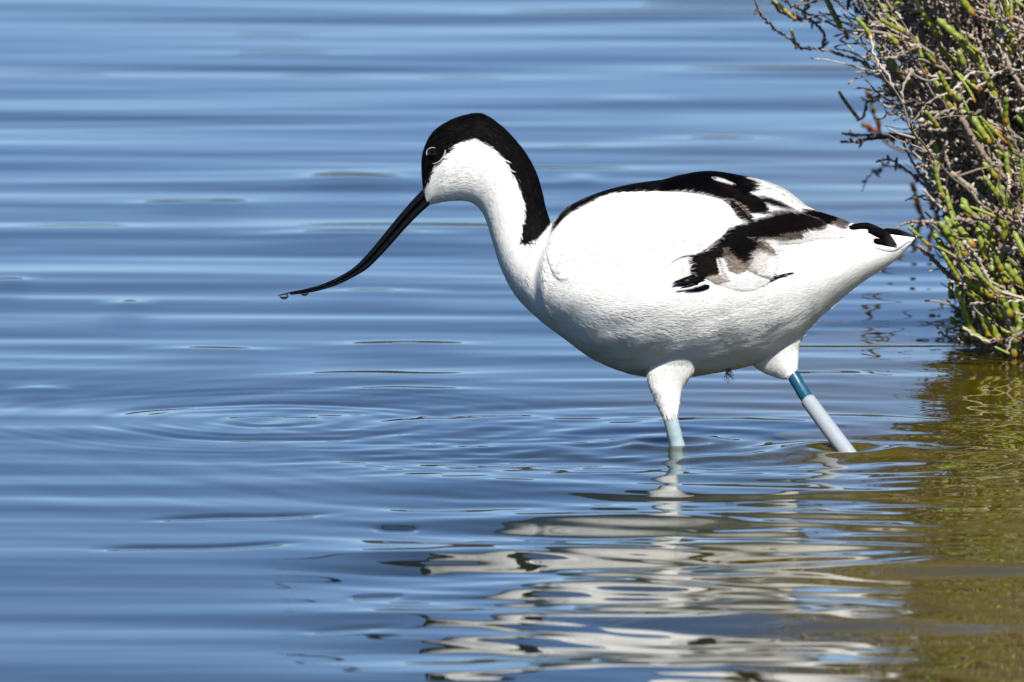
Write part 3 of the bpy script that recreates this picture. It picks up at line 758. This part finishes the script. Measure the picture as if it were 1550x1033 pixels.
def thigh(name, top, bot, wt, wb, d0, d1, seed):
    n, m = 60, 40
    T = catmull(np.array(top, float), n); Bq = catmull(np.array(bot, float), n)   # left and right outline, top to bottom
    t = np.linspace(0, 1, n); th = np.linspace(0, 2 * math.pi, m, endpoint=False)
    mid, hf = (T + Bq) / 2, (T - Bq) / 2
    dm = d0 + (d1 - d0) * t if d0 < 0 else np.interp(t, [0, .19, .38, .51, .67, .83, 1], [70, 68, 53, 49, 48, 50, 55]); wd = wt + (wb - wt) * t
    D = dm[:, None] + wd[:, None] * np.sin(th)[None, :]
    U = mid[:, None, :] + hf[:, None, :] * np.cos(th)[None, :, None]
    G = np.stack([U[..., 0], U[..., 1] - TILT * dm[:, None] * np.ones(m)[None, :], D], -1)
    fl = np.stack([np.repeat(t[:, None] * 90, m, 1), np.repeat(th[None, :] * 25, n, 0), 0 * D], -1)
    o = mesh(name, b2w(G), grid_quads(n, m, True)[:, ::-1], None, M_PLUM, bird, {'pat': np.full(n * m, -40.0)}, {'flow': fl.reshape(-1, 3)})
    barbs('plumage', G, 6000, -40.0, 11.0, 0.6, 1, o, True, None, 0.22, 0.2, seed, flip=1)
    return o
thigh('thigh', [(1022, 470), (1000, 520), (980, 562), (984, 590), (1000, 627)], [(1058, 470), (1062, 520), (1050, 562), (1033, 588), (1026, 624)], 34, 11, 38, 58, 21)
thigh('thigh', [(1118, 535), (1150, 560), (1176, 571), (1194, 573)], [(1222, 498), (1210, 525), (1208, 545), (1206, 563)], 30, 8, -12, -2, 22)
def leg(pts, radii, band, dd):
    c = catmull(np.array([(*p, r, d) for p, r, d in zip(pts, radii, dd)], float), 70)
    P = np.stack([c[:, 0], c[:, 1] - TILT * c[:, 3], c[:, 3]], -1)
    R = c[:, 2] * (1 + 0.02 * np.sin(np.arange(70) * 1.7))
    G = tube(P, R, 18)
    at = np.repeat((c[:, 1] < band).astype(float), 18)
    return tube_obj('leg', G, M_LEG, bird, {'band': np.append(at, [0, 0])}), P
# front leg (nearer the viewer), then joint, shank and foot under the water
zb = 672 + 0.084 / S
l1, P1 = leg([(1008, 600), (1012, 622), (1018, 648), (1024, 672), (1030, 700), (1020, 780), (1006, 905), (1002, 930)], [10, 10.8, 11.3, 11.5, 13, 8, 7.5, 8], -1, [54, 54, 53, 51, 50, 50, 50, 50])
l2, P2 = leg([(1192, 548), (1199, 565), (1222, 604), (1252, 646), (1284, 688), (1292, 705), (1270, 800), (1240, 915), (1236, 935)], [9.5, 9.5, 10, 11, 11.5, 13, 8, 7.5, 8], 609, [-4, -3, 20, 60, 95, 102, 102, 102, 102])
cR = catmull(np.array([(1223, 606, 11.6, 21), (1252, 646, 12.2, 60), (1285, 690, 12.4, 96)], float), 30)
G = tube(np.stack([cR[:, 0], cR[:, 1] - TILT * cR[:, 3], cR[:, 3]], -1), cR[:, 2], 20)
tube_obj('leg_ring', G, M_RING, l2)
def foot(P, parent):
    e = P[-1]
    for a, L in ((-0.5, 95), (0.0, 105), (0.5, 90)):
        q_ = np.array([e + np.array([-math.cos(a) * L * t, 14 * t, math.sin(a) * L * t]) for t in np.linspace(0, 1, 10)])
        tube_obj('toe', tube(q_, np.interp(np.linspace(0, 1, 10), [0, 1], [7, 2.5]), 8), M_LEG, parent, {'band': np.zeros(82)})
foot(P1, l1); foot(P2, l2)
# stray dark hairs under the belly
hv, hq = [], []
for i in range(14):
    u0 = 1096 + 10 * random.random(); L = random.uniform(10, 26)
    P3 = np.array([on(u0 + (random.random() * 14 - 3) * t, 558 + L * t, 20) for t in np.linspace(0, 1, 5)])
    G = tube(P3, np.linspace(0.7, 0.2, 5), 4); hq.append(grid_quads(5, 4, True, off=len(hv) * 20)); hv.append(G.reshape(-1, 3))
mesh('belly_tuft', b2w(np.concatenate(hv)), np.concatenate(hq), None, M_LORE, bird)

# --- water drops on the bill
def mat_drop():
    k = NM('drop_water'); b = k.bsdf((0.95, 0.96, 0.97), 0.0, 0.5); b.inputs['Transmission Weight'].default_value = 1.0; b.inputs['IOR'].default_value = 1.333; return k.m
M_DROP = mat_drop()
for (u, v, rx, ry, lab) in ((430, 449, 7.5, 4.8, 'clear water drop hanging from the very tip of the black bill'),
                            (461, 444.5, 6.5, 4.0, 'smaller clear water drop clinging under the bill behind the tip')):
    G = sphere((u, v, 0), 1, 18, 24, (rx, ry, rx * 0.8)); k_ = np.clip((G[..., 1] - v) / ry, -1, 1)
    G[..., 0] = u + (G[..., 0] - u) * (1 - 0.25 * np.clip(k_, 0, 1)); 
    og = b2w(np.array([u, v, 0.0]))
    o = mesh('water_drop', b2w(G), grid_quads(18, 24, True), None, M_DROP, None, origin=[float(x) for x in og])
    o['label'] = lab; o['category'] = 'water drop'; o['group'] = 'water drops on the bill'

# ------------------------------------------------------------------ glasswort shrub
SHB = [0.42, 0.66, 0.0]
shrub = empty('glasswort_shrub', SHB, 'tangled grey twiggy salt marsh shrub with fleshy green shoots, overhanging the water', 'shrub')
def mat_twig():
    k = NM('dry_twig'); a = k.attr('rnd').outputs['Fac']; co = k.new('ShaderNodeTexCoord').outputs['Object']
    n = k.noise(330, 5, co, 0.65); v = k.math('ADD', k.math('MULTIPLY', a, 0.6), k.math('MULTIPLY', n, 0.55))
    col = k.ramp(v, [(0.18, (0.10, 0.072, 0.055)), (0.42, (0.235, 0.185, 0.145)), (0.66, (0.36, 0.305, 0.25)), (0.9, (0.48, 0.43, 0.375))])
    b = k.bsdf(rough=0.9, spec=0.15); k.link(col, b.inputs['Base Color']); k.link(k.bump(n, 0.6, 0.0008), b.inputs['Normal']); return k.m
def mat_shoot():
    k = NM('fleshy_shoot'); t = k.attr('t').outputs['Fac']; rd = k.attr('rnd').outputs['Fac']; rc = k.attr('red').outputs['Fac']
    co = k.new('ShaderNodeTexCoord').outputs['Object']; n = k.noise(500, 3, co)
    tt = k.math('ADD', t, k.math('ADD', k.math('MULTIPLY', k.math('SUBTRACT', rd, 0.5), 0.2), k.math('MULTIPLY', k.math('SUBTRACT', n, 0.5), 0.25)))
    g = k.ramp(tt, [(0.0, (0.26, 0.095, 0.022)), (0.07, (0.29, 0.18, 0.028)), (0.18, (0.26, 0.245, 0.03)), (0.42, (0.18, 0.225, 0.028)), (1.0, (0.215, 0.275, 0.06))])
    rr_ = k.ramp(tt, [(0.0, (0.22, 0.03, 0.05)), (0.5, (0.33, 0.09, 0.06)), (1.0, (0.25, 0.22, 0.06))])
    mx = k.new('ShaderNodeMix', data_type='RGBA'); k.link(rc, mx.inputs[0]); k.link(g, mx.inputs[6]); k.link(rr_, mx.inputs[7])
    b = k.bsdf(rough=0.45, spec=0.4); k.link(mx.outputs[2], b.inputs['Base Color'])
    b.inputs['Subsurface Weight'].default_value = 0.0
    k.link(k.bump(n, 0.2, 0.0006), b.inputs['Normal']); return k.m
M_TWIG, M_SHOOT = mat_twig(), mat_shoot()

def edge_x(z):    # left limit of the dense mass at height z (metres, before noise)
    return np.interp(z, [-0.02, 0.0, 0.02, 0.045, 0.075, 0.105, 0.135, 0.165, 0.22, 0.30, 0.45], [0.262, 0.250, 0.236, 0.226, 0.218, 0.205, 0.187, 0.170, 0.140, 0.115, 0.16])
rb = np.random.default_rng(21)
twigs = []      # (points, radii, rnd)
def grow(p, d, L, r0, depth, droop=0.0):
    n = max(4, int(L / 0.006))
    pts = [p]; dirs = [d]; dcur = d / np.linalg.norm(d)
    for i in range(n):
        dcur = dcur + rb.normal(0, 0.16 if depth else 0.09, 3) + np.array([0, 0, droop])
        dcur /= np.linalg.norm(dcur)
        pts.append(pts[-1] + dcur * L / n); dirs.append(dcur)
    pts = np.array(pts)
    ok = (pts[:, 0] > edge_x(pts[:, 2]) + rb.normal(0, 0.006)) & (pts[:, 2] > -0.05) & (pts[:, 0] < 0.62) & (pts[:, 2] < 0.46)
    if not ok[0]: return
    stop = np.argmax(~ok) if (~ok).any() else len(pts)
    if stop < 3: return
    pts = pts[:stop]; dirs = dirs[:stop]
    rad = r0 * np.linspace(1, 0.45, len(pts))
    if depth == 2:    # knobbly dry flower spike
        u = np.linspace(0, len(pts) * 2.2, len(pts) * 3); pts3 = np.stack([np.interp(np.linspace(0, len(pts) - 1, len(pts) * 3), np.arange(len(pts)), pts[:, c]) for c in range(3)], -1)
        pts3 = pts3 + rb.normal(0, 0.00035, pts3.shape)
        rad3 = r0 * (0.75 + 0.75 * (np.arange(len(pts3)) % 3 == 1)) * rb.uniform(0.7, 1.4, len(pts3)); rad3[-1] *= 0.4
        twigs.append((pts3, rad3, rb.uniform(0, 1)))
    else:
        twigs.append((pts, rad * rb.uniform(0.85, 1.15, len(pts)), rb.uniform(0, 1)))
    if depth < 2:
        step = 0.011 if depth == 0 else 0.0085
        for q_ in range(int(len(pts) * (L / n) / step)):
            k_ = rb.integers(1, len(pts)); a = dirs[k_ - 1]
            rnd = rb.normal(0, 1, 3); nd = a * 0.75 + rnd / np.linalg.norm(rnd) * 0.8 + np.array([-0.12, -0.08, 0.2])
            nd /= np.linalg.norm(nd)
            if depth == 0: grow(pts[k_], nd, rb.uniform(0.025, 0.07), rb.uniform(0.0004, 0.00085), 1)
            else: grow(pts[k_], nd, rb.uniform(0.006, 0.022), rb.uniform(0.0005, 0.0009), 2)
for i in range(250):
    x0 = rb.uniform(0.245, 0.60); y0 = 0.42 + 0.44 * rb.random()**1.3
    y0 = max(y0, 0.40 + 0.15 * max(0, 0.30 - x0))
    d = np.array([rb.normal(-0.62, 0.25), rb.normal(-0.10, 0.22), rb.uniform(0.45, 1.0)])
    grow(np.array([x0, y0, rb.uniform(-0.035, 0.10) if i % 2 else -0.035]), d, rb.uniform(0.16, 0.34), rb.uniform(0.0009, 0.0019), 0)

loose = []
for i in range(230):
    top = i >= 150
    z = rb.uniform(0.11, 0.20) if top else rb.uniform(0.04, 0.19); x = edge_x(z) + rb.uniform(0.0, 0.03); y = rb.uniform(0.44, 0.62)
    d = np.array([-0.8, rb.normal(-0.1, 0.3), rb.uniform(0.1, 0.9)]) + rb.normal(0, 0.2, 3); d /= np.linalg.norm(d)
    L = rb.uniform(0.018, 0.045) if top else rb.uniform(0.006, 0.026); n = max(5, int(L / 0.0018)); pts = [np.array([x, y, z])]
    for k_ in range(n):
        d = d + rb.normal(0, 0.16, 3); d /= np.linalg.norm(d); pts.append(pts[-1] + d * L / n)
    loose.append((np.array(pts), rb.uniform(0.0004, 0.0007) * (0.8 + 0.7 * (np.arange(n + 1) % 3 == 0)) * np.linspace(1, 0.7, n + 1), rb.uniform(0, 1)))
for i in range(70):     # upper growth above the frame
    grow(np.array([rb.uniform(0.24, 0.55), rb.uniform(0.42, 0.8), rb.uniform(0.16, 0.28)]), np.array([rb.normal(-0.5, 0.3), rb.normal(-0.1, 0.2), rb.uniform(0.5, 1.0)]), rb.uniform(0.12, 0.22), rb.uniform(0.0009, 0.0015), 0)

def bundle(name, items, sides, mat, parent, kind=None):
    vs, qs, rn, off = [], [], [], 0
    for pts, rad, rv in items:
        G = tube(pts, rad, sides); n = len(pts)
        vs.append(G.reshape(-1, 3)); qs.append(grid_quads(n, sides, True, off)); rn.append(np.full(n * sides, rv)); off += n * sides
    o = mesh(name, np.concatenate(vs), np.concatenate(qs), None, mat, parent, {'rnd': np.concatenate(rn)})
    if kind: o['kind'] = kind
    return o
main_t = [t for t in twigs if t[1][0] > 0.00095]; fine_t = [t for t in twigs if t[1][0] <= 0.00095]
print('twigs', len(twigs), 'stems', len(main_t))
bundle('twig_tangle', main_t + fine_t + loose, 5, M_TWIG, shrub, 'stuff')

# sprigs that stand clear of the mass, each a branch of its own
SPRIGS = [([(1141, -4), (1152, 22), (1175, 45), (1200, 62), (1213, 73), (1240, 74), (1262, 80), (1300, 92), (1335, 118), (1362, 155)], 0.55, 0.0009),
          ([(1166, -4), (1176, 12), (1190, 22), (1213, 30)], 0.55, 0.0011), ([(1178, -4), (1215, 18), (1250, 32), (1285, 48), (1350, 57), (1400, 80)], 0.56, 0.0009),
          ([(1226, -4), (1216, 22), (1232, 34), (1247, 52), (1245, 76)], 0.56, 0.0009), ([(1297, 183), (1307, 176), (1312, 156), (1330, 145), (1380, 140)], 0.60, 0.0009),
          ([(1276, 203), (1310, 205), (1345, 204), (1410, 206)], 0.58, 0.0011), ([(1273, 216), (1296, 214), (1340, 208), (1400, 212)], 0.56, 0.0013),
          ([(1327, 246), (1342, 241), (1362, 250), (1385, 268), (1420, 300)], 0.56, 0.0008), ([(1304, 292), (1318, 264), (1345, 251), (1380, 262)], 0.85, 0.0005),
          ([(1345, 358), (1362, 342), (1385, 336), (1415, 338), (1450, 352)], 0.40, 0.0010), ([(1390, 371), (1412, 392), (1435, 415), (1470, 448), (1520, 490), (1560, 515)], 0.42, 0.0019),
          ([(1417, 494), (1430, 508), (1452, 518), (1490, 525)], 0.43, 0.0008), ([(1460, 418), (1468, 400), (1490, 388), (1545, 372)], 0.41, 0.0013),
          ([(1560, 300), (1520, 268), (1490, 235), (1465, 195), (1448, 165)], 0.41, 0.0017), ([(1560, 345), (1510, 320), (1470, 285), (1440, 262)], 0.41, 0.0014),
          ([(1400, 455), (1440, 462), (1500, 500), (1560, 550)], 0.45, 0.0009), ([(1560, 150), (1530, 105), (1515, 60), (1500, -5)], 0.42, 0.0016),
          ([(1335, 130), (1360, 128), (1400, 148), (1450, 190), (1500, 250)], 0.47, 0.0012), ([(1310, 60), (1350, 95), (1390, 140), (1430, 200)], 0.50, 0.0012),
          ([(1340, 0), (1375, 50), (1420, 95), (1470, 150)], 0.47, 0.0013), ([(1365, 215), (1390, 260), (1425, 310), (1470, 350)], 0.48, 0.0011),
          ([(1500, 520), (1515, 545), (1530, 565)], 0.42, 0.0012), ([(1470, 470), (1492, 515), (1500, 545)], 0.43, 0.0010)]
for pts, Y, r in SPRIGS:
    c = catmull(np.array(pts, float), 12 * len(pts)); n = len(c)
    P3 = np.array([unproj(a, b, Y + 0.10 * i / n * (Y > 0.5)) for i, (a, b) in enumerate(c)]) + rb.normal(0, 0.00025, (n, 3))
    rad = r * np.linspace(0.65, 1.1, n) * (0.85 + 0.45 * (np.arange(n) % 4 == 1) * rb.random(n))
    items = [(P3, rad, rb.uniform(0.2, 0.9))]
    for q_ in range(n // 5):     # little buds and spurs
        k_ = rb.integers(0, n - 1); dv = rb.normal(0, 1, 3); dv /= np.linalg.norm(dv); L = rb.uniform(0.0015, 0.005)
        items.append((np.array([P3[k_], P3[k_] + dv * L * 0.5, P3[k_] + dv * L]), np.array([0.0006, 0.0009, 0.0004]), rb.uniform(0.2, 1)))
    bundle('branch', items, 6, M_TWIG, shrub)

# fleshy jointed shoots
def shoot_geo(p, d, L, r, curl=0.15, red=0.0):
    nseg = max(2, int(round(L / (r * 2.6)))); n = nseg * 5 + 1
    d = d / np.linalg.norm(d); side = np.cross(d, rb.normal(0, 1, 3)); side /= np.linalg.norm(side)
    t = np.linspace(0, 1, n)
    P = p + d * (L * t)[:, None] + side * (curl * L * (t**2))[:, None]
    ph = (t * nseg) % 1.0
    R = r * (0.80 + 0.20 * np.sin(math.pi * ph)**0.5 + 0.07 * ph) * np.interp(t, [0, 0.1, 0.85, 1], [0.85, 1.0, 0.92, 0.8])
    R[-1] = r * 0.25; R[-2] = r * 0.62
    return P, R, t, red
def shoots_obj(name, items, parent):
    vs, qs, ts, rn, rd, off = [], [], [], [], [], 0; m = 9
    for P, R, t, red in items:
        n = len(P); G = tube(P, R, m); vs.append(G.reshape(-1, 3)); qs.append(grid_quads(n, m, True, off)); off += n * m
        ts.append(np.repeat(t, m)); rn.append(np.full(n * m, rb.random())); rd.append(np.full(n * m, red))
    return mesh(name, np.concatenate(vs), np.concatenate(qs), None, M_SHOOT, parent, {'t': np.concatenate(ts), 'rnd': np.concatenate(rn), 'red': np.concatenate(rd)})

named = []   # base px, tip px, Y, half width px, red
for b, t, Y, wd, red in [((1383, 133), (1329, 68), .47, 6, 0), ((1373, 58), (1333, 5), .47, 6, 0), ((1350, 45), (1300, -8), .5, 6, 0), ((1422, 55), (1378, -5), .44, 6, 0),
        ((1470, 75), (1420, 27), .43, 6.5, 0), ((1442, 165), (1413, 118), .44, 6, 0), ((1515, 205), (1455, 160), .42, 6.5, 0), ((1508, 150), (1485, 95), .42, 5.5, 0),
        ((1500, 110), (1455, 60), .43, 5.5, 0), ((1540, 70), (1500, 15), .42, 6, 0), ((1537, 238), (1515, 165), .42, 6, 0), ((1510, 270), (1488, 245), .42, 6, 0),
        ((1500, 218), (1470, 178), .42, 6.5, 0), ((1274, 45), (1248, -4), .56, 5, 0), ((1301, 182), (1266, 141), .60, 3.2, .75), ((1205, 30), (1166, -2), .55, 3.5, .2),
        ((1206, 75), (1198, 43), .55, 2.6, .3), ((1283, 60), (1278, 42), .56, 3.4, .6), ((1420, 280), (1410, 232), .47, 4.5, 0), ((1425, 255), (1411, 190), .46, 5, 0),
        ((1440, 395), (1412, 352), .41, 5.5, 0), ((1450, 378), (1422, 335), .40, 5.5, 0), ((1462, 388), (1430, 328), .40, 5.5, 0), ((1475, 375), (1440, 330), .40, 6, 0),
        ((1490, 350), (1480, 290), .41, 6.5, 0), ((1470, 330), (1455, 300), .41, 6.5, 0), ((1495, 400), (1478, 345), .40, 6, 0), ((1520, 365), (1520, 330), .40, 6.5, 0),
        ((1440, 452), (1437, 425), .42, 5, 0), ((1477, 515), (1448, 432), .41, 7, 0), ((1500, 515), (1478, 458), .41, 6.5, 0), ((1515, 520), (1490, 480), .40, 7, 0),
        ((1530, 480), (1512, 445), .40, 6.5, 0), ((1545, 500), (1528, 435), .40, 6.5, 0), ((1535, 540), (1545, 480), .39, 7, 0), ((1451, 494), (1438, 480), .42, 4.5, 0),
        ((1515, 470), (1508, 400), .41, 6, 0), ((1480, 440), (1460, 405), .42, 5.5, 0), ((1545, 430), (1520, 400), .40, 6, 0), ((1540, 330), (1512, 290), .41, 6, 0)]:
    p0, p1 = unproj(*b, Y), unproj(*t, Y + rb.uniform(-0.006, 0.006)); L = np.linalg.norm(p1 - p0)
    named.append(shoot_geo(p0, p1 - p0, L, wd * S * (8 + Y) / 8 * 0.95, rb.uniform(-0.12, 0.12), red))
# more of them on the twigs facing the open water
cand = [(t[0][-1], t[0][-1] - t[0][-2]) for t in twigs if 3 <= len(t[0])]
score = []
for p, d in cand:
    score.append((p[1] - 0.42) + 0.6 * max(0, p[0] - edge_x(p[2]) - 0.10) + rb.uniform(0, 0.20))
order = np.argsort(score)
extra = []
for k_ in order:
    if len(extra) >= 420: break
    p, d = cand[k_]
    if p[2] < 0.004 or p[2] > 0.31: continue
    if rb.random() < 0.3: continue
    if p[2] > 0.06 and p[0] - edge_x(p[2]) < 0.014 and rb.random() < 0.7: continue
    dd_ = d / (np.linalg.norm(d) + 1e-9) * 0.4 + np.array([-0.62, -0.12, 0.95]) + rb.normal(0, 0.22, 3)
    L = rb.uniform(0.007, 0.022); pr = max(0.0, 1 - (p[0] - edge_x(p[2])) / 0.015) if p[2] > 0.05 else 0
    extra.append(shoot_geo(p - dd_ * 0.002, dd_, L, rb.choice([0.0008, 0.0011, 0.0014, 0.0017]) * rb.uniform(0.85, 1.15), rb.uniform(-0.35, 0.35), 0.8 if rb.random() < 0.35 * pr else 0.0))
base_shoots = []
for i in range(46):
    z = rb.uniform(-0.004, 0.045); x = edge_x(z) + rb.uniform(0.004, 0.055); y = 0.43 - 0.28 * max(0, x - 0.25) + rb.uniform(-0.01, 0.02)
    base_shoots.append(shoot_geo(np.array([x, y, z]), np.array([-0.5, -0.1, 0.9]) + rb.normal(0, 0.25, 3), rb.uniform(0.008, 0.020), rb.uniform(0.0014, 0.0021), rb.uniform(-0.3, 0.3)))
extra = base_shoots + extra
for s in named + extra[:60]:
    shoots_obj('green_shoot', [s], shrub)
o = shoots_obj('green_shoots', extra[60:], shrub); o.name = 'shoot_mass'; o['kind'] = 'stuff'
# reddish sprigs on the far side, out of focus
for pts in ([(1318, 152), (1322, 172), (1330, 192), (1340, 215), (1370, 230)], [(1385, 290), (1392, 312), (1400, 335), (1430, 350)], [(1408, 292), (1412, 315), (1425, 335)],
            [(1380, 372), (1378, 352), (1385, 335), (1420, 330)], [(1310, 190), (1330, 200), (1350, 212)], [(1390, 385), (1400, 415), (1425, 440)]):
    c = catmull(np.array(pts, float), 22); P3 = np.array([unproj(a, b, 1.12 + 0.002 * i) for i, (a, b) in enumerate(c)])
    items = [(P3, np.full(22, 0.0008), 0.2)]
    o = bundle('branch', items, 6, M_TWIG, shrub)
    for q_ in (0, 4, 9):
        dv = (P3[0] - P3[6]) + rb.normal(0, 0.002, 3)
        shoots_obj('red_shoot', [shoot_geo(P3[q_], dv, rb.uniform(0.006, 0.012), 0.0016, 0.1, 1.0)], o)
for o in bpy.data.objects:
    if 'base' in o: del o['base']
